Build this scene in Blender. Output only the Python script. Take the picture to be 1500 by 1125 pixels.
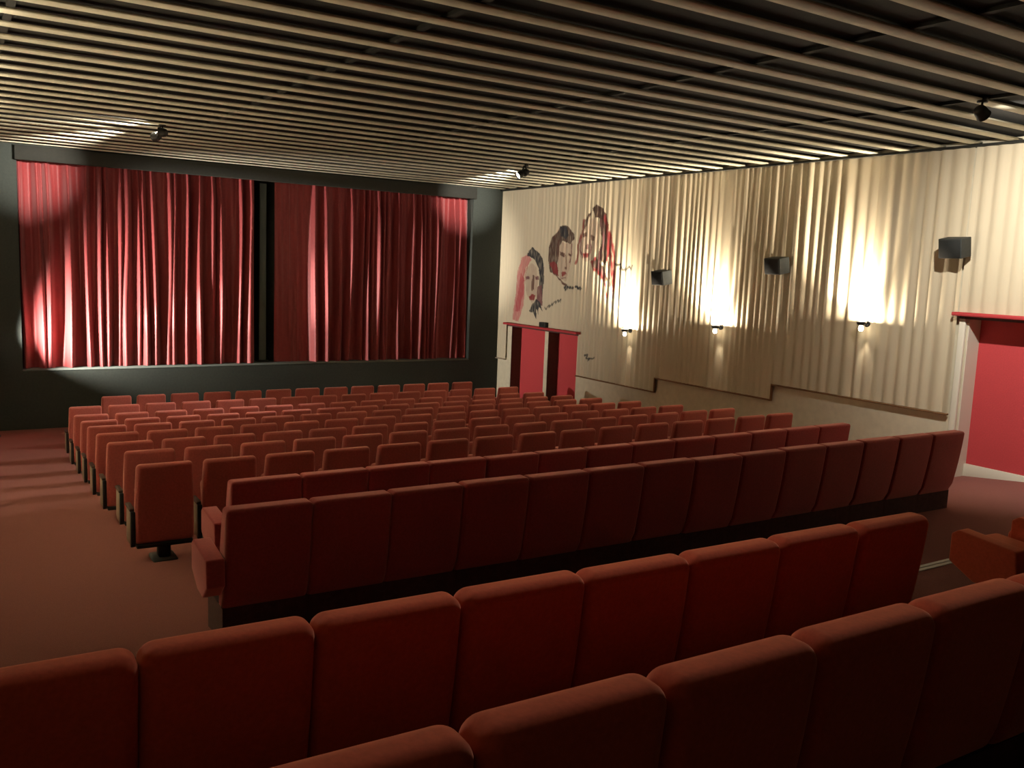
import bpy, bmesh, math, random
from mathutils import Vector, Matrix
random.seed(7)
for o in list(bpy.data.objects): bpy.data.objects.remove(o)
scene = bpy.context.scene
COL = scene.collection
ZO = 3.27                      # height of the eye above the floor in front of the screen
PI = math.pi

# ------------------------------------------------------------------ camera
camd = bpy.data.cameras.new('camera'); cam = bpy.data.objects.new('camera', camd); COL.objects.link(cam)
camd.sensor_fit = 'HORIZONTAL'; camd.sensor_width = 36; camd.lens = 31.21; camd.clip_start = .05; camd.clip_end = 100
_r = Vector((0.84351614, -0.53559616, 0.04021533)); _d = Vector((-0.03646858, -0.13181438, -0.99060336)); _f = Vector((0.53586432, 0.83412332, -0.13071999))
cam.matrix_world = Matrix(((_r.x, -_d.x, -_f.x, 0), (_r.y, -_d.y, -_f.y, 0), (_r.z, -_d.z, -_f.z, ZO), (0, 0, 0, 1)))
scene.camera = cam

# ------------------------------------------------------------------ world, exposure
w = bpy.data.worlds.new('world'); scene.world = w; w.use_nodes = True
w.node_tree.nodes['Background'].inputs[0].default_value = (0, 0, 0, 1)
w.node_tree.nodes['Background'].inputs[1].default_value = 0
vs = scene.view_settings
vs.view_transform = 'Standard'; vs.look = 'None'; vs.gamma = 1; vs.use_curve_mapping = False
vs.exposure = 0.0
# light levels of the lamps the room has
SCONCE_UP, SCONCE_DOWN, SPOT_WALL, SPOT_CROSS = 1250, 10.0, 480, 1400
FLOOD_NEAR, FLOOD_FAR = 2600, 3800
CORNER = 2600
WARM = (1.0, .85, .65); WHITE = (1.0, .93, .82)

# ------------------------------------------------------------------ helpers
def nodes(name):
    m = bpy.data.materials.new(name); m.use_nodes = True
    nt = m.node_tree; b = nt.nodes['Principled BSDF']; return m, nt, b
def mat(name, col, rough=.8, noise=0.0, scale=30, bump=0.0, sheen=0.0, tint=(1, 1, 1), spec=.3, metal=0.0):
    m, nt, b = nodes(name)
    b.inputs['Roughness'].default_value = rough; b.inputs['Metallic'].default_value = metal
    b.inputs['Specular IOR Level'].default_value = spec
    b.inputs['Base Color'].default_value = (*col, 1)
    if sheen:
        b.inputs['Sheen Weight'].default_value = sheen; b.inputs['Sheen Roughness'].default_value = .5
        b.inputs['Sheen Tint'].default_value = (*tint, 1)
    if noise or bump:
        tc = nt.nodes.new('ShaderNodeTexCoord'); n = nt.nodes.new('ShaderNodeTexNoise')
        n.inputs['Scale'].default_value = scale; n.inputs['Detail'].default_value = 5
        nt.links.new(tc.outputs['Object'], n.inputs['Vector'])
        if noise:
            r = nt.nodes.new('ShaderNodeValToRGB')
            r.color_ramp.elements[0].position = .3; r.color_ramp.elements[1].position = .7
            r.color_ramp.elements[0].color = (*[c * (1 - noise) for c in col], 1)
            r.color_ramp.elements[1].color = (*[min(1, c * (1 + noise)) for c in col], 1)
            nt.links.new(n.outputs['Fac'], r.inputs['Fac']); nt.links.new(r.outputs['Color'], b.inputs['Base Color'])
        if bump:
            bp = nt.nodes.new('ShaderNodeBump'); bp.inputs['Strength'].default_value = bump; bp.inputs['Distance'].default_value = .01
            nt.links.new(n.outputs['Fac'], bp.inputs['Height']); nt.links.new(bp.outputs['Normal'], b.inputs['Normal'])
    return m
def emit(name, col, s):
    m, nt, b = nodes(name)
    b.inputs['Base Color'].default_value = (*col, 1); b.inputs['Emission Color'].default_value = (*col, 1)
    b.inputs['Emission Strength'].default_value = s; return m

def mesh_from(vs_, fs, smooth=False):
    me = bpy.data.meshes.new('m'); me.from_pydata(vs_, [], fs); me.update()
    if smooth: me.polygons.foreach_set('use_smooth', [True] * len(me.polygons))
    return me
def obj(name, me, m=None, parent=None, loc=(0, 0, 0), rot=(0, 0, 0)):
    o = bpy.data.objects.new(name, me); COL.objects.link(o); me.name = name
    if m and not me.materials: me.materials.append(m)
    o.location = loc; o.rotation_euler = rot
    if parent: o.parent = parent
    return o
def empty(name, loc=(0, 0, 0), rz=0.0):
    o = bpy.data.objects.new(name, None); COL.objects.link(o); o.location = loc; o.rotation_euler = (0, 0, rz)
    o.empty_display_size = .1; return o
def tag(o, label, cat, group=None):
    o['label'] = label; o['category'] = cat
    if group: o['group'] = group
    return o
def struct(o, label=None, cat=None):
    o['kind'] = 'structure'
    if label: o['label'] = label
    if cat: o['category'] = cat
    return o
class MB:
    def __init__(s): s.v = []; s.f = []
    def box(s, x0, x1, y0, y1, z0, z1):
        b = len(s.v)
        s.v += [(x, y, z) for z in (z0, z1) for y in (y0, y1) for x in (x0, x1)]
        s.f += [tuple(b + i for i in q) for q in ((0, 2, 3, 1), (4, 5, 7, 6), (0, 1, 5, 4), (2, 6, 7, 3), (0, 4, 6, 2), (1, 3, 7, 5))]
        return s
    def prism(s, pts, x0, x1):            # polygon in (y, z) pushed along x
        b = len(s.v); n = len(pts)
        s.v += [(x0, p[0], p[1]) for p in pts] + [(x1, p[0], p[1]) for p in pts]
        s.f.append(tuple(b + i for i in range(n))); s.f.append(tuple(b + n + i for i in reversed(range(n))))
        for i in range(n):
            j = (i + 1) % n; s.f.append((b + i, b + n + i, b + n + j, b + j))
        return s
    def tube(s, p, q, r0, r1=None, n=14, cap=True):
        r1 = r0 if r1 is None else r1
        p = Vector(p); q = Vector(q); a = (q - p).normalized()
        u = a.orthogonal().normalized(); v = a.cross(u); b = len(s.v)
        for c, r in ((p, r0), (q, r1)):
            for i in range(n):
                t = 2 * PI * i / n; s.v.append(tuple(c + u * (r * math.cos(t)) + v * (r * math.sin(t))))
        for i in range(n):
            j = (i + 1) % n; s.f.append((b + i, b + j, b + n + j, b + n + i))
        if cap: s.f.append(tuple(b + i for i in reversed(range(n)))); s.f.append(tuple(b + n + i for i in range(n)))
        return s
    def lathe(s, prof, axis_p, axis_d, n=18, a0=0.0, a1=2 * PI):
        p = Vector(axis_p); a = Vector(axis_d).normalized(); u = a.orthogonal().normalized(); v = a.cross(u); b = len(s.v)
        full = abs(a1 - a0 - 2 * PI) < 1e-6; m = n if full else n + 1
        for r, h in prof:
            for i in range(m):
                t = a0 + (a1 - a0) * i / n; s.v.append(tuple(p + a * h + u * (r * math.cos(t)) + v * (r * math.sin(t))))
        for k in range(len(prof) - 1):
            for i in range(n):
                j = (i + 1) % m; s.f.append((b + k * m + i, b + k * m + j, b + (k + 1) * m + j, b + (k + 1) * m + i))
        return s
    def mesh(s, smooth=False, bevel=0.0, seg=2):
        me = mesh_from(s.v, s.f)
        bm = bmesh.new(); bm.from_mesh(me); bmesh.ops.recalc_face_normals(bm, faces=bm.faces)
        if bevel: bmesh.ops.bevel(bm, geom=[e for e in bm.edges], offset=bevel, segments=seg, profile=.6, affect='EDGES', clamp_overlap=True)
        bm.to_mesh(me); bm.free()
        if smooth or bevel: me.polygons.foreach_set('use_smooth', [True] * len(me.polygons))
        return me
def rbox(w_, d_, h_, r, n=3, seg=(1, 1, 1), deform=None):
    """rounded box centred on the origin; deform(x, y, z) -> (x, y, z)"""
    hs = (w_ / 2, d_ / 2, h_ / 2); inn = [max(h - r, 0) for h in hs]
    def samples(k):
        a = inn[k]; L = [-a - r * math.tan(PI / 4 * i / n) for i in range(n, 0, -1)]
        L += [-a + 2 * a * i / seg[k] for i in range(seg[k] + 1)]
        L += [a + r * math.tan(PI / 4 * i / n) for i in range(1, n + 1)]; return L
    S = [samples(k) for k in range(3)]; V = []; F = []; idx = {}
    def vert(raw):
        c = [max(-inn[k], min(inn[k], raw[k])) for k in range(3)]
        d = Vector([raw[k] - c[k] for k in range(3)])
        if d.length > 1e-9: d = d.normalized() * r
        p = tuple(round(c[k] + d[k], 5) for k in range(3))
        if p not in idx: idx[p] = len(V); V.append(p)
        return idx[p]
    for ax in range(3):
        u, v = (ax + 1) % 3, (ax + 2) % 3
        for sgn in (-1, 1):
            g = []
            for a in S[u]:
                row = []
                for b in S[v]:
                    raw = [0, 0, 0]; raw[ax] = sgn * hs[ax]; raw[u] = a; raw[v] = b; row.append(vert(raw))
                g.append(row)
            for i in range(len(g) - 1):
                for j in range(len(g[0]) - 1):
                    q = [g[i][j], g[i + 1][j], g[i + 1][j + 1], g[i][j + 1]]
                    q = [x for k, x in enumerate(q) if x not in q[:k]]
                    if len(q) > 2: F.append(tuple(q) if sgn > 0 else tuple(reversed(q)))
    if deform: V = [deform(*p) for p in V]
    return mesh_from(V, F, True)
def copy_tree(o, parent=None):
    c = o.copy(); COL.objects.link(c)
    if parent: c.parent = parent
    for ch in o.children: copy_tree(ch, c)
    return c
def light(name, kind, loc, energy, col, target=None, size=.05, angle=None, blend=.3, parent=None):
    d = bpy.data.lights.new(name, kind); d.energy = energy; d.color = col
    o = bpy.data.objects.new(name, d); COL.objects.link(o); o.location = loc
    if kind == 'SPOT': d.spot_size = math.radians(angle); d.spot_blend = blend
    d.shadow_soft_size = size
    if target is not None: o.rotation_euler = (Vector(target) - Vector(loc)).to_track_quat('-Z', 'Y').to_euler()
    return o
ORD = ['first', 'second', 'third', 'fourth', 'fifth', 'sixth', 'seventh', 'eighth', 'ninth', 'tenth', 'eleventh', 'twelfth', 'thirteenth', 'fourteenth', 'fifteenth']

# ------------------------------------------------------------------ materials
M_velvet = mat('velvet_brick', (.46, .115, .098), .95, .12, 60, .05, 1.0, (1, .55, .46), .1)
M_velvet_o = mat('velvet_orange', (.52, .088, .045), .95, .10, 60, .05, 1.0, (1, .40, .26), .1)
M_velvet_c = mat('velvet_crimson', (.42, .074, .078), .95, .12, 60, .05, 1.0, (1, .50, .47), .1)
M_seam_highlight = mat('seam_highlight', (.52, .20, .18), .8)  # paler than the velvet: paints the light caught on rounded seam edges
M_shell = mat('seat_shell', (.055, .030, .020), .6, .15, 40)
M_iron = mat('black_iron', (.018, .017, .015), .5)
M_dark = mat('wall_dark_brown', (.05, .038, .028), .9, .1, 10)
M_pale = mat('pale_wood', (.32, .25, .18), .6, .1, 30)
M_plinth = mat('plinth', (.085, .042, .038), .85, .15, 30)
M_carpet = mat('carpet', (.27, .112, .094), 1.0, .22, 240, .25, .0, (1, 1, 1), .05)
M_stagewall = mat('stage_wall', (.030, .035, .030), .9, .12, 25, .08)
M_black = mat('black_board', (.022, .022, .018), .9, .1, 20)
M_ceil = mat('ceiling_black', (.012, .012, .010), .9, .1, 20)
M_slat = mat('slat_wood', (.50, .475, .36), .7, .10, 8)
M_wall = mat('wall_cream', (.62, .56, .42), .9, .06, 10, .05)
M_trimw = mat('trim_brown', (.19, .095, .04), .7, .1, 30)
M_white = mat('white_paint', (.70, .66, .55), .7)
M_red = mat('door_red', (.52, .058, .065), .8, .06, 60, .1)
M_ledge = mat('ledge_red', (.42, .04, .045), .6)
M_curt = mat('stage_curtain', (.20, .020, .021), .55, .08, 20, .0, .5, (1, .6, .6), .35)
M_spk = mat('speaker_grey', (.030, .033, .031), .6, .1, 30)
M_grille = mat('speaker_grille', (.014, .015, .014), .8)
M_bulb = emit('bulb', (1.0, .86, .62), 22)
M_lens = emit('lens', (1.0, .92, .78), 12)
M_nose = mat('nosing_white', (.75, .72, .66), .6)
M_screen = mat('screen_cloth', (.10, .10, .10), .9)
M_board = mat('board_grey', (.10, .115, .105), .8)
# ------------------------------------------------------------------ the room
XL, XR, YS, YB, ZC = -.6, 11.13, 18.0, -1.6, 1.77 + ZO
FL = [(-1.6, -1.85), (2.35, -1.85), (2.3501, -2.06), (3.66, -2.06), (3.6601, -2.22), (5.28, -2.37), (6.53, -2.52), (7.79, -2.63), (8.89, -2.745), (9.94, -2.86),
      (10.95, -2.95), (12.03, -3.06), (12.94, -3.145), (13.88, -3.225), (14.85, -3.262), (15.83, -3.27), (18.7, -3.27)]
def fz(y):
    for (a, za), (b, zb) in zip(FL, FL[1:]):
        if a <= y <= b: return za + (zb - za) * (y - a) / (b - a) + ZO
    return FL[-1][1] + ZO
V = []; F = []
for i, (y, z) in enumerate(FL): V += [(XL - .2, y, z + ZO), (XR + .6, y, z + ZO)]
for i in range(len(FL) - 1): F.append((2 * i, 2 * i + 1, 2 * i + 3, 2 * i + 2))
n0 = len(V); V += [(XL - .2, YB, -.3), (XR + .6, YB, -.3), (XR + .6, 18.7, -.3), (XL - .2, 18.7, -.3)]; F.append((n0 + 3, n0 + 2, n0 + 1, n0))
struct(obj('floor', mesh_from(V, F), M_carpet), 'red-brown carpeted floor sloping down to the curtains', 'floor')
for z, y, nm in [(-2.06, 3.66, 'trim_1')]:
    t = struct(empty(nm, (0, y, z + ZO)), 'white double-striped step edge in the carpet by the door', 'step edge')
    for dy in (-.055, -.012): obj('stripe', MB().box(4.45, 10.9, dy - .016, dy + .016, .0, .006).mesh(), M_nose, t)
    obj('nosing', MB().box(4.45, 10.9, -.008, .004, -.03, .004).mesh(), M_trimw, t)

# ceiling: a black board with planks nailed under it
cl = struct(obj('ceiling', MB().box(XL - .2, XR + .6, YB, 18.7, ZC + .05, ZC + .15).mesh(), M_ceil), 'black ceiling with pale wooden slats running across the hall', 'ceiling')
sl_me = MB().box(XL, XR - .06, -.072, .072, 0, .020).mesh(bevel=.004, seg=1)
for k in range(-17, 21):
    obj('slat', sl_me, M_slat, cl, (0, 8.07 + .49 * k, ZC + .012 * math.sin(k * 1.7) * .3))
bat = MB().box(-.03, .03, YB, YS, 0, .03).mesh()
for x in (.5, 3.2, 5.9, 8.6): obj('batten', bat, M_ceil, cl, (x, 0, ZC + .02))

struct(obj('wall_left', MB().box(XL - .2, XL, YB, 18.7, -.1, ZC + .1).mesh(), M_wall), 'cream side wall on the left', 'wall')
struct(obj('wall_back', MB().box(XL - .2, XR + .6, YB - .2, YB, -.1, ZC + .1).mesh(), M_dark), 'dark brown wall at the back of the hall', 'wall')

# right wall with three recesses
RD = .27                                      # recess depth
mb = MB()
def wr(y0, y1, z0=-3.4, z1=1.9): mb.box(XR, XR + .6, y0, y1, z0 + ZO, z1 + ZO)
N0, N1 = 4.55, 6.50
D = [(14.86, 15.93), (16.06, 17.42)]
wr(YB, N0); wr(N0, N1, -.40, 1.9); wr(N1, D[0][0]); wr(D[0][0], D[1][1], -1.36, 1.9); wr(D[0][1], D[1][0], -3.4, -1.36); wr(D[1][1], 18.7)
mb.box(XR + RD + .06, XR + .6, N0, N1, -.1, ZO - .4)
for a, b in D: mb.box(XR + RD + .06, XR + .6, a, b, -.1, ZO - 1.36)
struct(obj('wall_right', mb.mesh(), M_wall), 'cream side wall with red door recesses on the right', 'wall')
def door(n, y0, y1, ztop, label, base=True):
    d = struct(empty('door_%d' % n, (XR + RD, (y0 + y1) / 2, fz((y0 + y1) / 2))), label, 'door')
    hy = (y1 - y0) / 2; z0 = d.location.z
    nleaf = 2 if base else 1
    for k in range(nleaf):
        a = -hy + 2 * hy * k / nleaf + (.003 if k else 0); b = -hy + 2 * hy * (k + 1) / nleaf - .003
        lf = obj('door_leaf', MB().box(0, .05, a, b, -.22, ztop + ZO - z0).mesh(), M_red, d)
    if base:
        obj('threshold', MB().box(-.05, .0, -hy, hy, -.22, .05).mesh(bevel=.005, seg=1), M_white, d)
        obj('jamb_lining', MB().box(-RD + .004, 0, hy - .012, hy - .001, -.22, ztop + ZO - z0).mesh(), M_white, d)
    else:
        obj('jamb_lining', MB().box(-RD + .004, 0, hy - .012, hy - .001, -.22, ztop + ZO - z0).mesh(), M_plinth, d)
    return d
d1 = door(1, N0, N1, -.40, 'wide bright red recessed door with white jamb, nearest on the right wall')
door(2, *D[0], -1.36, 'narrow red recessed doorway nearer the seats, right one of the far pair', False)
door(3, *D[1], -1.36, 'narrow red recessed doorway beside the stage corner, left one of the far pair', False)
def ledge(y0, y1, z, nm, label):
    t = struct(empty(nm, (XR, (y0 + y1) / 2, z + ZO)), label, 'ledge'); h = (y1 - y0) / 2
    obj('board', MB().box(-.15, .0, -h, h, -.05, .0).mesh(bevel=.018, seg=3), M_ledge, t)
    obj('cleat', MB().box(-.05, -.002, -h + .06, h - .06, -.085, -.05).mesh(), M_plinth, t)
ledge(N0 - .15, 6.66, -.345, 'trim_2', 'red rounded ledge board above the near red door')
ledge(14.72, 17.60, -1.285, 'trim_3', 'dark red ledge board above the pair of far red doorways')

# brown mouldings under the wall drape, stepping up with the floor
HEM = [(17.60, 18.0, -2.15), (14.80, 17.60, -1.29), (12.34, 14.80, -2.19), (9.58, 12.34, -1.93), (6.62, 9.58, -1.68), (2.2, 6.60, -.345)]
t = struct(empty('trim_4', (XR - .03, 12.34, -2.19 + ZO)), 'thin brown stepped moulding along the lower edge of the wall drape', 'moulding')
for i in (0, 2, 3, 4):
    a, b, z = HEM[i]
    obj('moulding', MB().box(-.05, .0, a - 12.34, b - 12.34 - .001, z + 2.19 - .024, z + 2.19 - .002).mesh(bevel=.005, seg=1), M_trimw if i else M_pale, t)
for y, z0, z1 in ((12.34, -2.214, -1.93), (9.58, -1.954, -1.68)):
    obj('riser', MB().box(-.05, .0, -.011 + y - 12.34, .011 + y - 12.34, z0 + 2.19, z1 + 2.19).mesh(bevel=.006, seg=1), M_trimw, t)
struct(obj('trim_5', MB().box(XR - .05, XR - .001, 6.515, 6.60, fz(6.55) - .05, ZO - .40).mesh(bevel=.01, seg=2), M_white), 'white vertical edge strip beside the near red door', 'edge strip')
struct(obj('baseboard_right', MB().box(XR - .018, XR - .001, 6.62, 7.6, fz(7.2) - .1, fz(6.7) + .03).mesh(), M_white), 'white skirting at the foot of the cream wall', 'skirting')

# ------------------------------------------------------------------ wall drape with the painted heads
MURAL = [
  ('P', 'pink', 0, [(16.79,0.33),(17.06,0.21),(17.21,-0.07),(17.29,-0.61),(17.36,-1.22),(17.12,-1.24),(16.92,-0.87),(16.89,-0.51),(16.97,-0.21),(16.88,-0.00),(16.67,0.18)]),
  ('P', 'rose', 0, [(17.09,-0.10),(17.18,-0.52),(17.26,-1.00),(17.08,-0.99),(16.94,-0.59),(16.94,-0.28)]),
  ('P', 'ink', 0, [(16.82,0.36),(16.66,0.44),(16.46,0.36),(16.29,0.25),(16.17,0.07),(16.13,-0.18),(16.16,-0.48),(16.19,-0.70),(16.32,-0.49),(16.31,-0.19),(16.38,0.01),(16.53,0.17),(16.73,0.26)]),
  ('P', 'ink', 0, [(16.84,0.33),(16.71,0.36),(16.70,0.27),(16.84,0.26)]),
  ('P', 'plum', 0, [(16.40,-0.41),(16.22,-0.38),(16.16,-0.82),(16.38,-0.76)]),
  ('P', 'ink', 0, [(16.69,-0.98),(16.59,-0.82),(16.43,-0.69),(16.24,-0.77),(16.15,-0.94),(16.29,-0.86),(16.30,-1.04),(16.39,-0.90),(16.40,-1.14),(16.52,-0.98),(16.63,-1.00)]),
  ('P', 'plum', 0, [(16.89,-0.22),(16.72,-0.20),(16.69,-0.26),(16.85,-0.28)]),
  ('P', 'plum', 0, [(16.50,-0.21),(16.37,-0.19),(16.33,-0.25),(16.47,-0.28)]),
  ('P', 'umber', 0, [(16.61,-0.17),(16.53,-0.19),(16.53,-0.48),(16.61,-0.53),(16.64,-0.48)]),
  ('P', 'wine', 0, [(16.74,-0.64),(16.61,-0.59),(16.47,-0.61),(16.54,-0.72),(16.68,-0.71)]),
  ('S', 'rose', 0.02, [(16.93,-0.05),(17.01,-0.44),(17.09,-0.91)]),
  ('S', 'rose', 0.02, [(16.82,0.06),(16.89,-0.16),(16.90,-0.36)]),
  ('P', 'shade', 0, [(16.85,-0.00),(16.66,0.12),(16.46,0.01),(16.39,-0.26),(16.41,-0.60),(16.59,-0.80),(16.80,-0.61),(16.88,-0.28)]),
  ('P', 'shade', 0, [(15.67,0.54),(15.25,0.56),(15.13,0.32),(15.23,-0.01),(15.33,-0.27),(15.56,-0.21),(15.66,0.12)]),
  ('P', 'brown', 0, [(15.52,0.90),(15.71,0.80),(15.91,0.66),(16.02,0.43),(16.02,0.13),(15.93,-0.06),(15.77,-0.15),(15.62,-0.09),(15.69,0.14),(15.64,0.46),(15.52,0.58),(15.37,0.57),(15.22,0.53),(15.11,0.63),(15.15,0.77),(15.33,0.88)]),
  ('P', 'wine', 0, [(15.97,0.13),(15.76,0.15),(15.63,0.02),(15.61,-0.15),(15.79,-0.13)]),
  ('P', 'umber', 0, [(15.70,0.60),(15.62,0.60),(15.62,0.23),(15.69,0.12)]),
  ('P', 'ink', 0, [(15.62,0.90),(15.40,0.88),(15.29,0.70),(15.40,0.61),(15.58,0.69)]),
  ('S', 'umber', 0.035, [(15.74,-0.12),(15.56,-0.22),(15.43,-0.30),(15.30,-0.33)]),
  ('P', 'umber', 0, [(15.60,0.36),(15.40,0.34),(15.40,0.27),(15.57,0.26)]),
  ('P', 'umber', 0, [(15.30,0.33),(15.16,0.30),(15.18,0.26),(15.30,0.27)]),
  ('S', 'umber', 0.025, [(15.38,0.29),(15.34,0.13),(15.33,0.02)]),
  ('P', 'umber', 0, [(15.40,0.04),(15.31,0.06),(15.32,-0.01),(15.40,-0.01)]),
  ('P', 'wine', 0, [(15.52,-0.07),(15.35,-0.06),(15.32,-0.11),(15.46,-0.15)]),
  ('S', 'plum', 0.02, [(15.48,-0.20),(15.34,-0.18)]),
  ('S', 'plum', 0.03, [(15.18,0.53),(15.16,0.32),(15.22,0.15)]),
  ('P', 'shade', 0, [(14.63,1.01),(14.41,1.06),(14.30,0.87),(14.30,0.60),(14.41,0.24),(14.65,0.14),(14.87,0.28),(14.88,0.62),(14.78,0.83)]),
  ('P', 'brown', 0, [(14.51,1.25),(14.38,1.30),(14.22,1.24),(14.06,1.10),(13.96,0.89),(13.98,0.69),(14.17,0.89),(14.28,1.05),(14.45,1.06)]),
  ('P', 'brown', 0, [(14.51,1.22),(14.59,1.09),(14.67,0.95),(14.81,0.69),(14.86,0.76),(14.81,0.94),(14.68,1.09)]),
  ('P', 'brown', 0, [(14.28,1.13),(14.05,0.99),(13.90,0.69),(13.89,0.33),(14.02,0.09),(14.25,0.27),(14.17,0.62),(14.24,0.89)]),
  ('P', 'brown', 0, [(14.47,0.16),(14.29,0.24),(14.06,0.06),(13.90,-0.21),(14.03,-0.21),(14.27,-0.03)]),
  ('S', 'wine', 0.06, [(14.77,1.01),(14.84,0.76),(14.94,0.51),(14.96,0.23),(15.02,0.14)]),
  ('S', 'wine', 0.09, [(14.10,1.05),(13.97,0.75),(13.92,0.42),(13.77,0.03),(13.79,-0.28)]),
  ('S', 'plum', 0.09, [(14.22,0.96),(14.11,0.62),(14.17,0.33),(14.24,0.08),(14.04,-0.12)]),
  ('S', 'red', 0.06, [(13.92,0.75),(13.78,0.36),(13.71,-0.04),(13.72,-0.37)]),
  ('S', 'wine', 0.07, [(14.34,0.24),(14.47,0.16),(14.37,0.02),(14.13,-0.08),(13.99,-0.25)]),
  ('S', 'red', 0.04, [(13.97,0.59),(13.96,0.22),(13.87,-0.15)]),
  ('S', 'red', 0.03, [(14.05,-0.05),(13.96,-0.32),(13.92,-0.53)]),
  ('S', 'red', 0.03, [(13.76,-0.11),(13.72,-0.37),(13.73,-0.52)]),
  ('P', 'umber', 0, [(14.54,0.69),(14.40,0.68),(14.41,0.60),(14.53,0.61)]),
  ('P', 'umber', 0, [(14.84,0.74),(14.68,0.76),(14.69,0.68),(14.81,0.67)]),
  ('P', 'plum', 0, [(14.70,0.51),(14.61,0.53),(14.60,0.43),(14.70,0.42)]),
  ('P', 'wine', 0, [(14.78,0.32),(14.57,0.34),(14.59,0.25),(14.72,0.22)]),
  ('S', 'plum', 0.03, [(14.57,0.60),(14.49,0.46),(14.53,0.32)]),
  ('S', 'plum', 0.03, [(14.87,0.60),(14.86,0.40),(14.77,0.24)]),
  ('S', 'ink', 0.022, [(16.07,-0.85),(16.02,-0.90),(15.97,-0.83),(15.89,-0.79),(15.91,-0.85),(15.84,-0.79),(15.79,-0.74),(15.79,-0.80),(15.72,-0.72),(15.67,-0.69),(15.67,-0.75),(15.62,-0.69),(15.57,-0.66),(15.57,-0.71),(15.52,-0.67),(15.47,-0.64),(15.49,-0.70)]),
  ('S', 'ink', 0.045, [(15.37,-0.37),(15.30,-0.35),(15.27,-0.41),(15.34,-0.44),(15.37,-0.39),(15.22,-0.38),(15.12,-0.38),(15.05,-0.39)]),
  ('S', 'ink', 0.04, [(14.98,-0.37),(14.91,-0.37),(14.88,-0.40),(14.81,-0.36),(14.77,-0.38),(14.81,-0.41)]),
  ('S', 'ink', 0.028, [(13.72,0.14),(13.57,0.12),(13.65,0.11),(13.51,0.15),(13.56,0.04),(13.51,0.11),(13.44,0.02),(13.36,0.09),(13.40,0.01),(13.32,0.05),(13.28,0.10),(13.22,0.03),(13.18,0.12)]),
  ('S', 'ink', 0.03, [(14.54,-1.74),(14.42,-1.71),(14.48,-1.79),(14.35,-1.80),(14.43,-1.85)]),
  ('S', 'ink', 0.025, [(14.39,-1.79),(14.26,-1.79),(14.21,-1.76)]),
]
PAL = {'pink': (.50, .20, .175), 'rose': (.42, .10, .10), 'ink': (.030, .030, .034), 'plum': (.17, .075, .075), 'umber': (.12, .06, .045), 'wine': (.22, .035, .035),
       'brown': (.075, .042, .032), 'shade': (.40, .29, .22), 'red': (.30, .045, .045)}
BASE = (.56, .485, .35)
def inside(p, poly):
    c = False; j = len(poly) - 1
    for i in range(len(poly)):
        (xi, yi), (xj, yj) = poly[i], poly[j]
        if (yi > p[1]) != (yj > p[1]) and p[0] < (xj - xi) * (p[1] - yi) / (yj - yi) + xi: c = not c
        j = i
    return c
def segd(p, a, b):
    dx, dy = b[0] - a[0], b[1] - a[1]; L = dx * dx + dy * dy
    t = 0 if L == 0 else max(0, min(1, ((p[0] - a[0]) * dx + (p[1] - a[1]) * dy) / L))
    return math.hypot(p[0] - a[0] - t * dx, p[1] - a[1] - t * dy)
MUR = []
for k, c, wd, pts in MURAL:
    ys = [p[0] for p in pts]; zs = [p[1] for p in pts]
    MUR.append((k, PAL[c], wd, pts, min(ys) - .1, max(ys) + .1, min(zs) - .1, max(zs) + .1))
MUR.sort(key=lambda s: 0 if s[1] == PAL['shade'] else 1)
from mathutils import noise as mnoise
def paint(y, z):
    col = BASE
    if not (13.0 < y < 17.6 and -2.0 < z < 1.4): return col
    n1 = mnoise.noise((y * 9, z * 5, 1.3)); n2 = mnoise.noise((y * 30, z * 7, 4.1))
    q = (y + .03 * n1, z + .03 * mnoise.noise((y * 8, z * 8, 7.7)))
    for k, c, wd, pts, a0, a1, b0, b1 in MUR:
        if not (a0 < y < a1 and b0 < z < b1): continue
        if k == 'P':
            d = 1 if inside(q, pts) else 0
            if d == 0: continue
            al = .95 + .55 * n2
        else:
            m_ = min(segd(q if wd > .028 else (y, z), pts[i], pts[i + 1]) for i in range(len(pts) - 1))
            hw = wd * .62
            if m_ > hw: continue
            al = (1.1 - .6 * m_ / hw) + .9 * n2 * (wd > .028)
        if c == PAL['shade']: al *= .7
        al = max(.15, min(1, al)); col = tuple(col[i] * (1 - al) + c[i] * al for i in range(3))
    return col
m, nt, b = nodes('drape_cloth')
at = nt.nodes.new('ShaderNodeAttribute'); at.attribute_name = 'paint'
nt.links.new(at.outputs['Color'], b.inputs['Base Color']); b.inputs['Roughness'].default_value = .75; b.inputs['Specular IOR Level'].default_value = .25
M_drape = m
rnd = random.Random(3)
pl = []; y = 18.0                                  # pleat edges along the wall
while y > 2.0:
    wdt = rnd.uniform(.15, .23) if y < 9.0 else (rnd.uniform(.09, .2) if y < 14.2 else rnd.uniform(.10, .16))
    pl.append((y - wdt, y, rnd.uniform(.6, 1.2), rnd.uniform(-.3, .3))); y -= wdt
def pleat(yy, z):
    for a, b_, am, sk in pl:
        if a <= yy <= b_:
            t = (yy - a) / (b_ - a); t = t ** (1 + sk * .5)
            amp = .036 if yy < 14.3 else .036 - .028 * min(1, (yy - 14.3) / .9)
            k = .5 - .5 * math.cos(2 * PI * t)
            return amp * am * (k ** .8) * (.8 + .2 * math.sin(z * 1.1 + a * 9))
    return 0
dr = tag(empty('wall_drape', (XR - .012, 12.0, ZO)), 'cream pleated wall drape painted with three portrait heads and signatures on right wall', 'drape')
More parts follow.
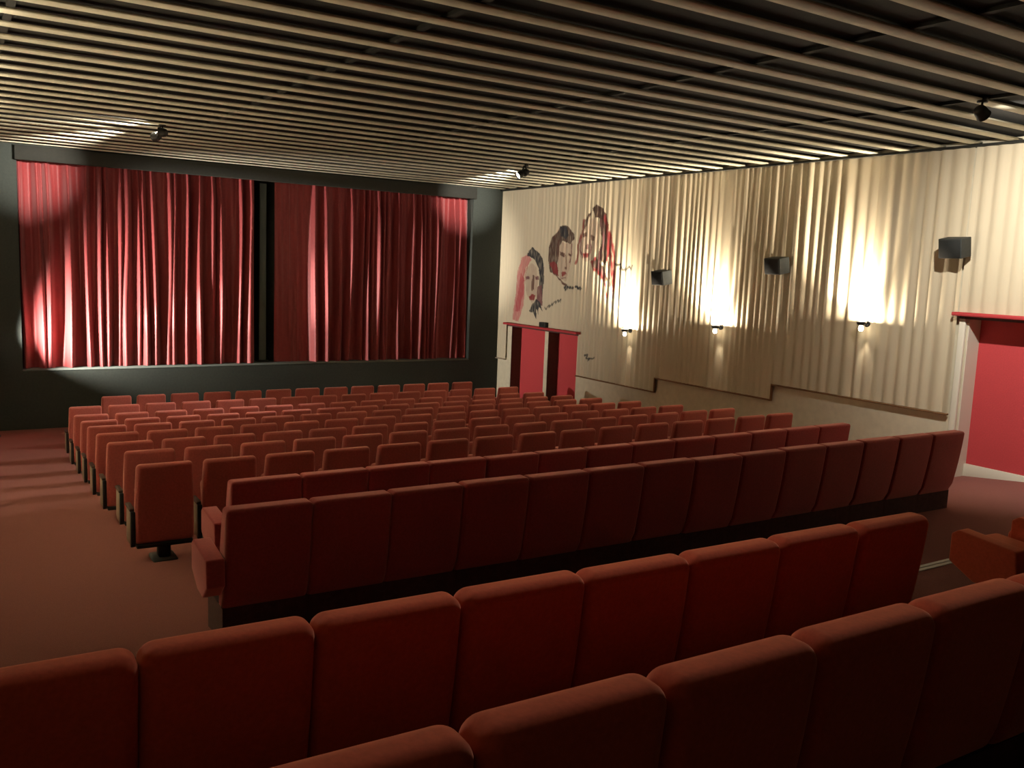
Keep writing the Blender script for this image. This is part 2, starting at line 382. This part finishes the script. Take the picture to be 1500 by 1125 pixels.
for y0, y1, hem in HEM:
    fine = 12.9 < y1 and y0 < 17.61
    dy = .016 if fine else .018; ny = int((y1 - y0) / dy) + 1
    if fine:
        zt = [hem]; 
        while zt[-1] < 1.36: zt.append(zt[-1] + .017)
        zt += [1.5, 1.74]
    else: zt = [hem + (1.74 - hem) * i / 24 for i in range(25)]
    V = []; F = []; C = []
    for i in range(ny + 1):
        yy = y0 + (y1 - y0) * i / ny
        for z in zt:
            V.append((-.02 - pleat(yy, z), yy - 12.0, z)); C.append(paint(yy, z) if fine else BASE)
    nz = len(zt)
    for i in range(ny):
        for j in range(nz - 1): F.append((i * nz + j, (i + 1) * nz + j, (i + 1) * nz + j + 1, i * nz + j + 1))
    me = mesh_from(V, F, True)
    ca = me.color_attributes.new('paint', 'FLOAT_COLOR', 'POINT')
    ca.data.foreach_set('color', [x for c in C for x in (*c, 1.0)])
    obj('drape_panel', me, M_drape, dr)
obj('curtain_rail', MB().box(-.09, .0, 2.2 - 12, 18 - 12, 1.735, 1.765).mesh(), M_black, dr)

# ------------------------------------------------------------------ stage wall and curtains
OX0, OX1, OZ0, OZ1 = 1.14, 10.32, -2.175, 1.52
mb = MB()
mb.box(XL - .2, OX0, YS, YS + .3, -.1, ZC + .1); mb.box(OX1, XR + .1, YS, YS + .3, -.1, ZC + .1)
mb.box(OX0, OX1, YS, YS + .3, -.1, OZ0 + ZO - .03); mb.box(OX0, OX1, YS, YS + .3, OZ1 + ZO, ZC + .1)
struct(obj('wall_front', mb.mesh(), M_stagewall), 'dark grey-green screen wall framing the red curtains', 'wall')
struct(obj('wall_screen', MB().box(OX0 - .3, OX1 + .3, 18.62, 18.7, -.1, ZC + .1).mesh(), M_black), 'black back wall behind the curtains', 'wall')
struct(obj('trim_6', MB().box(OX0, OX1, YS - .02, YS + .62, OZ0 + ZO - .03, OZ0 + ZO).mesh(bevel=.006, seg=1), M_board), 'thin grey shelf edge along the foot of the red curtains', 'ledge')
struct(obj('trim_7', MB().box(OX0 - .03, OX1 + .03, YS - .10, YS - .002, OZ1 + ZO - .02, ZC - .02).mesh(bevel=.006, seg=1), M_black), 'black pelmet board along the top of the red curtains', 'pelmet')
def curtain(x0, x1, seed, label, flat=0.0):
    rr = random.Random(seed); rid = []; x = .03; W_ = x1 - x0
    while x < W_ - .03:                                    # ridges: centre, half width, depth, lean, phase
        hw = rr.uniform(.03, .062)
        rid.append((x, hw, rr.uniform(.15, .26), rr.uniform(-.035, .035), rr.uniform(0, 6), rr.uniform(.6, 1.0)))
        x += rr.choice((.11, .16, .21, .27, .33)) * rr.uniform(.85, 1.15)
    nx = int(W_ / .011); nz = 26; V = []; F = []
    H_ = OZ1 - OZ0 + .1
    for j in range(nz + 1):
        t = j / nz
        cs = [(c + ln * (1 - t) ** 1.5 + .015 * math.sin(ph + 4 * t), hw * (1.15 - .35 * t), dp * (.5 + .5 * min(1, (1 - t) * 6 * fu + .1)) * (.90 + .10 * math.sin(ph + t * 4))) for c, hw, dp, ln, ph, fu in rid]
        for i in range(nx + 1):
            xx = W_ * i / nx; d = 0
            for c, hw, dp in cs:
                if abs(xx - c) < 3.2 * hw:
                    d = max(d, dp * (.15 if xx < flat else 1) * math.exp(-.5 * ((xx - c) / hw) ** 2))
            V.append((xx, -d - .012 * math.sin(xx * 41 + 3 * t), t * H_))
    n = nx + 1
    for j in range(nz):
        for i in range(nx): F.append((j * n + i, j * n + i + 1, (j + 1) * n + i + 1, (j + 1) * n + i))
    c = obj('stage_curtain', mesh_from(V, F, True), M_curt, None, (x0, YS + .30, OZ0 + ZO + .004))
    tag(c, label, 'curtain', 'red stage curtains'); return c
curtain(OX0 + .015, 5.36, 11, 'left half of the pleated red stage curtain, brightly lit at its lower left')
curtain(5.78, OX1 - .015, 23, 'right half of the pleated red stage curtain, brightly lit at its upper right corner', .58)
bp = tag(empty('gap_board', (5.585, YS + .42, OZ0 + ZO)), 'narrow dark grey upright board in the gap between red curtains', 'board')
obj('board', MB().box(-.07, .07, -.02, .02, 0, 3.66).mesh(bevel=.006, seg=1), M_board, bp)
obj('foot', MB().box(-.12, .12, -.07, .07, .0, .03).mesh(bevel=.005, seg=1), M_black, bp)

# ------------------------------------------------------------------ single seats of the front block
def lean(x, y, z): return (x, y, z)
def seat_parts():
    P = []
    def taper(x, y, z):
        t = (z + .35) / .70
        return (x * (1.02 - .06 * t * t), y + .045 * (1 - t) + .02 * math.sin(PI * t) * (1 if y > 0 else .2), z)
    P.append(('backrest', rbox(.475, .085, .70, .035, 3, (2, 1, 5), taper), M_velvet, (0, .045, .52)))
    P.append(('bottom_rail', MB().box(-.23, .23, .045, .16, .135, .175).mesh(bevel=.012, seg=2), M_iron, (0, 0, 0)))
    P.append(('seat_cushion', rbox(.42, .11, .40, .04, 3, (2, 1, 2), lambda x, y, z: (x, y + .10 * (z / .4), z)), M_velvet, (0, .20, .44)))
    P.append(('pedestal', MB().box(-.05, .05, .07, .17, .03, .15).mesh(bevel=.01, seg=1), M_iron, (0, 0, 0)))
    P.append(('foot_plate', MB().box(-.10, .10, .02, .26, -.012, .03).mesh(bevel=.01, seg=1), M_iron, (0, 0, 0)))
    side = MB().prism([(.10, .18), (.13, .15), (.30, .15), (.33, .19), (.31, .45), (.10, .45)], -.012, .012).mesh(bevel=.005, seg=1)
    P.append(('side_panel', side, M_pale, (-.256, 0, 0)))
    P.append(('side_frame', MB().prism([(.055, .20), (.085, .145), (.125, .145), (.105, .20), (.105, .46), (.055, .46)], -.018, .018).mesh(bevel=.005, seg=1), M_iron, (-.254, 0, 0)))
    P.append(('armrest', rbox(.046, .24, .03, .012, 2), M_shell, (-.254, .21, .468)))
    return P
SP = seat_parts()
def single_seat(x, y, z, label, group, last, rz):
    o = tag(empty('theatre_seat', (x, y, z), rz), label, 'seat', group)
    for nm, me, m_, loc in SP: obj(nm, me, m_, o, loc)
    if last:
        for nm, me, m_, loc in SP[5:]: obj(nm, me, m_, o, (-loc[0], loc[1], loc[2]))
    return o
ROWS = [(15.83, 2.12, 13), (14.85, 1.53, 15), (13.88, 1.49, 15), (12.94, 1.47, 15), (12.03, 1.44, 15), (10.95, 1.40, 15), (9.94, 1.37, 15), (8.89, 1.376, 15), (7.79, 1.29, 15)]
for r, (y, x0, n) in enumerate(ROWS):
    rn = 'front row nearest the curtains' if r == 0 else ('rearmost row of single seats' if r == 8 else ORD[r] + ' row back from the curtains')
    for k in range(n):
        pos = 'end seat on the left aisle' if k == 0 else ('end seat toward the right wall' if k == n - 1 else ORD[k] + ' from the left')
        single_seat(x0 + .55 * (k + .5) - .035, y - .03 + rnd.uniform(-.012, .012), fz(y + .12) + .004, 'brick-red velvet theatre seat, %s, %s' % (pos, rn), 'single theatre seats of the front block', k == n - 1, rnd.uniform(-.012, .012))

# ------------------------------------------------------------------ upholstered bench rows
def bench_meshes(r, thick, pitch, top=.87):
    h = top - .19
    def ln(x, y, z):
        t = z / h + .5
        yy = y + .10 * (1 - t) + (.03 * math.sin(PI * t) if y > 0 else -.012 * math.sin(PI * t))
        if y < 0 and t < .12: yy += .04 * (.12 - t) / .12
        return (x, yy, z)
    back = rbox(pitch - .004, thick, h, r, 4, (4, 1, 8), ln)
    cush = rbox(pitch - .13, .50, .15, .045, 3, (2, 2, 1), lambda x, y, z: (x, y, z + .03 * (y / .5) + (.012 * math.cos(PI * x / pitch) if z > 0 else 0)))
    arm = MB().prism([(.0, .565), (.36, .60), (.40, .57), (.40, .40), (.24, .31), (.10, .30), (-.02, .40)], -.056, .056).mesh(bevel=.014, seg=3)
    pli = MB().box(-pitch / 2 + .001, pitch / 2 - .001, .12, .50, -.05, .215).mesh()
    seam_hl = rbox(.009, .009, h - .06, .004, 1, (1, 1, 8), ln)  # thin strip added along the rear seam to carry the painted highlight
    return back, cush, arm, pli, h, seam_hl
def bench_row(x0, x1, n, y0, y1, ztop, r, thick, velvet, rowname, group, adj, larm=True, rarm=True, inner=False, seam_lit=False):
    pitch = math.hypot((x1 - x0), (y1 - y0)) / n; rz = math.atan2(y1 - y0, x1 - x0)
    back, cush, arm, pli, h, seam_hl = bench_meshes(r, thick, pitch)
    for k in range(n):
        t = (k + .5) / n; x = x0 + (x1 - x0) * t; y = y0 + (y1 - y0) * t
        pos = ('left end seat' if larm else 'leftmost seat in view') if k == 0 else (('right end seat' if rarm else 'rightmost seat in view') if k == n - 1 else ORD[k] + ' seat from the left')
        o = tag(empty('bench_seat', (x, y, ztop + ZO - .87), rz), '%s high-backed bench seat, %s, %s' % (adj, pos, rowname), 'seat', group)
        bk = obj('backrest', back, velvet, o, (rnd.uniform(-.001, .001), thick / 2 + rnd.uniform(-.004, .004), .19 + h / 2 + rnd.uniform(-.003, .004)))
        if seam_lit: obj('seam_highlight', seam_hl, M_seam_highlight, bk, (-pitch / 2 + .005, -thick / 2 + .030, -.01))
        obj('seat_cushion', cush, velvet, o, (.056, .42, .37))
        obj('plinth', pli, M_plinth, o)
        if k > 0 or inner: obj('armrest', arm, velvet, o, (-pitch / 2 + (-.06 if inner and k == 0 else .058), .18 if inner else .16, -.01 * inner))
        if k == 0 and larm and not inner: obj('armrest', arm, velvet, o, (-pitch / 2 - .062, .03, 0))
        if k == n - 1 and rarm: obj('armrest', arm, velvet, o, (pitch / 2 + .058, .16, 0))
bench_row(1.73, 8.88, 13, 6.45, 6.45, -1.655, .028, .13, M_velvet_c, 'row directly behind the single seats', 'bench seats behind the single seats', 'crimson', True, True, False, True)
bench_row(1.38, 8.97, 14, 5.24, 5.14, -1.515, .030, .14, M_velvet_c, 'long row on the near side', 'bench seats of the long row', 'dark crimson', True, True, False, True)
bench_row(-.095, 4.285, 8, 2.685, 2.57, -1.19, .055, .15, M_velvet_o, 'second row from the camera', 'bench seats of the second row', 'orange-red', False, True)
bench_row(.40, 4.25, 7, 1.53, 1.45, -1.015, .060, .16, M_velvet_o, 'nearest row along the bottom edge', 'bench seats of the nearest row', 'orange-red', False, True)
bench_row(5.27, 7.49, 4, 2.40, 2.38, -1.20, .055, .15, M_velvet_o, 'short side row at right edge', 'bench seats of the short side row', 'dark red', True, True, True)

# ------------------------------------------------------------------ loudspeakers on the right wall
sp_body = MB(); 
sp_body.prism([(-.155, -.125), (.155, -.125), (.155, .125), (-.155, .125)], 0, .22)
SPB = sp_body.mesh(bevel=.010, seg=2); SPG = MB().box(-.012, .002, -.14, .14, -.11, .11).mesh(bevel=.004, seg=1)
SPK = [(12.27, -.10, 'small dark wall speaker nearest the painted heads'), (9.66, .165, 'small dark wall speaker in the middle of three'), (6.80, .45, 'small dark wall speaker above the near red door')]
for y, z, lb in SPK:
    o = tag(empty('wall_speaker', (XR - .06, y - .16, z + ZO)), lb, 'speaker', 'wall speakers')
    q = (0, math.radians(-10), 0)
    obj('cabinet', SPB, M_spk, o, (-.30, 0, 0), q); obj('grille', SPG, M_grille, o, (-.30, 0, 0), q)
    obj('bracket', MB().box(-.10, .0, -.03, .03, -.05, .05).mesh(bevel=.006, seg=1), M_iron, o)

# ------------------------------------------------------------------ sconces
cup = MB().lathe([(.012, -.045), (.045, -.04), (.062, -.02), (.070, .012), (.066, .012), (.056, -.016), (.040, -.032), (.0, -.036)], (0, 0, 0), (0, 0, 1), 20).mesh(True)
glass = MB().lathe([(.0, -.125), (.022, -.120), (.034, -.10), (.036, -.075), (.026, -.048), (.0, -.044)], (0, 0, 0), (0, 0, 1), 16).mesh(True)
barm = MB().tube((0, 0, -.02), (.13, 0, -.02), .012).mesh(True); plate = MB().tube((.12, 0, -.02), (.14, 0, -.02), .045).mesh(True)
def sconce(x, y, z, sx, label):
    o = tag(empty('wall_sconce', (x, y, z), 0 if sx > 0 else PI), label, 'wall lamp', 'wall sconces')
    obj('cup', cup, M_iron, o); obj('bulb', glass, M_bulb, o); obj('arm', barm, M_iron, o); obj('wall_plate', plate, M_iron, o)
    light('sconce_up', 'SPOT', (x + .02 * sx, y, z + .03), SCONCE_UP * (1 if sx > 0 else 1.7), WARM, (x + .38 * sx, y + (.42 if sx > 0 else 0), z + 1.0), .02, 96, 1.0)
    light('sconce_glow', 'POINT', (x + .02 * sx, y, z + .006), SCONCE_UP * .07, WARM, None, .012)
    light('sconce_down', 'SPOT', (x + .05 * sx, y, z - .13), SCONCE_DOWN, WARM, (x + .14 * sx, y, z - .6), .02, 40, .7)
for y, z, lb in ((13.11, -1.10, 'small uplighting wall sconce beside the painted heads'), (10.76, -.85, 'small uplighting wall sconce in the middle, between two speakers'), (7.94, -.58, 'small uplighting wall sconce left of the speaker over the red door'), (4.9, -.10, '')):
    if lb: sconce(XR - .20, y, z + ZO, 1, lb)
for y, z, nn in ((13.11, -1.10, 'nearest the stage'), (10.76, -.85, 'halfway'), (7.94, -.58, 'nearest the rear')):
    sconce(XL + .14, y, z + ZO, -1, 'small uplighting sconce on the left wall, %s' % nn)

# ------------------------------------------------------------------ ceiling spotlights
hous = MB().lathe([(.0, -.07), (.03, -.068), (.052, -.05), (.062, -.015), (.066, .05), (.070, .055), (.062, .055), (.058, .04)], (0, 0, 0), (0, 0, 1), 20).mesh(True)
lens = MB().lathe([(.058, .038), (.03, .044), (.0, .046)], (0, 0, 0), (0, 0, 1), 20).mesh(True)
def spot(x, y, heads, label):
    o = tag(empty('ceiling_spotlight', (x, y, ZC)), label, 'spotlight', 'ceiling spotlights')
    obj('mount', MB().tube((0, 0, -.015), (0, 0, .052), .05).mesh(True), M_iron, o)
    for i, (dx, dy, dirv, en, ang, bl) in enumerate(heads):
        d = Vector(dirv).normalized(); p = Vector((dx, dy, -.105 - .05 * (i > 0)))
        obj('stem', MB().tube((dx * .3, dy * .3, -.01), tuple(p), .011).mesh(True), M_iron, o)
        h = obj('housing', hous, M_iron, o, p); h.rotation_euler = d.to_track_quat('Z', 'Y').to_euler()
        obj('lens', lens, M_lens, h)
        wp = Vector((x, y, ZC)) + p + d * .062
        light('spot_lamp', 'SPOT', wp, en, WHITE, wp + d, .03, ang, bl)
spot(2.66, 13.45, [(0, 0, (-.90, .44, .05), SPOT_WALL * 1.2, 84, .8), (-.06, .08, (-1.32, 4.7, -.22), CORNER, 25, 1.0)], 'black ceiling spotlight lighting the slats near the left curtain')
spot(8.72, 13.41, [(.02, .02, (1.50, 4.75, -.16), CORNER, 22, 1.0), (-.10, .02, (-8.0, .6, -4.7), SPOT_CROSS, 44, 1.0)], 'black ceiling spotlight before the right curtain and painted heads')
spot(8.53, 5.08, [(0, 0, (.90, .0, -.50), SPOT_WALL * 1.4, 118, 1.0)], 'black ceiling spotlight near the right edge above the red door')
spot(2.66, 4.55, [(0, 0, (-.15, -.72, -.60), SPOT_WALL * .23, 100, .9)], 'black ceiling spotlight above the left rear of the hall')

# small box on the far ledge
o = tag(empty('ledge_box', (XR - .075, 16.02, -1.285 + ZO)), 'small dark box on the ledge above the far red doorways', 'box')
obj('body', MB().box(-.05, .05, -.12, .12, 0, .11).mesh(bevel=.008, seg=1), M_spk, o); obj('front_panel', MB().box(-.056, -.05, -.10, .10, .02, .09).mesh(), M_iron, o)

# floodlights on a stand beside the left end of the curtain
FX, FY = .62, 17.46
o = tag(empty('stage_floodlight', (FX, FY, fz(FY))), 'black floodlight stand at the left end of the stage curtain', 'floodlight')
obj('stand_pole', MB().tube((0, 0, .02), (0, 0, 1.62), .018).mesh(True), M_iron, o)
obj('foot_plate', MB().tube((0, 0, 0), (0, 0, .025), .12, None, 20).mesh(True), M_iron, o)
obj('crossbar', MB().box(-.012, .012, -.10, .16, 1.36, 1.385).mesh(), M_iron, o)
for dy, dz, tg, en, ang, bl in ((-.08, 1.45, (4.6, 18.25, -.6 + ZO), FLOOD_NEAR, 88, 1.0), (.14, 1.45, (8.0, 18.25, -.4 + ZO), FLOOD_FAR, 18, 1.0)):
    p = Vector((0, dy, dz)); d = (Vector(tg) - Vector((FX, FY, fz(FY))) - p).normalized()
    hh = obj('housing', hous, M_iron, o, p); hh.rotation_euler = d.to_track_quat('Z', 'Y').to_euler(); obj('lens', lens, M_lens, hh)
    wp = Vector((FX, FY, fz(FY))) + p + d * .062
    light('flood_lamp', 'SPOT', wp, en, WHITE, wp + d, .03, ang, bl)
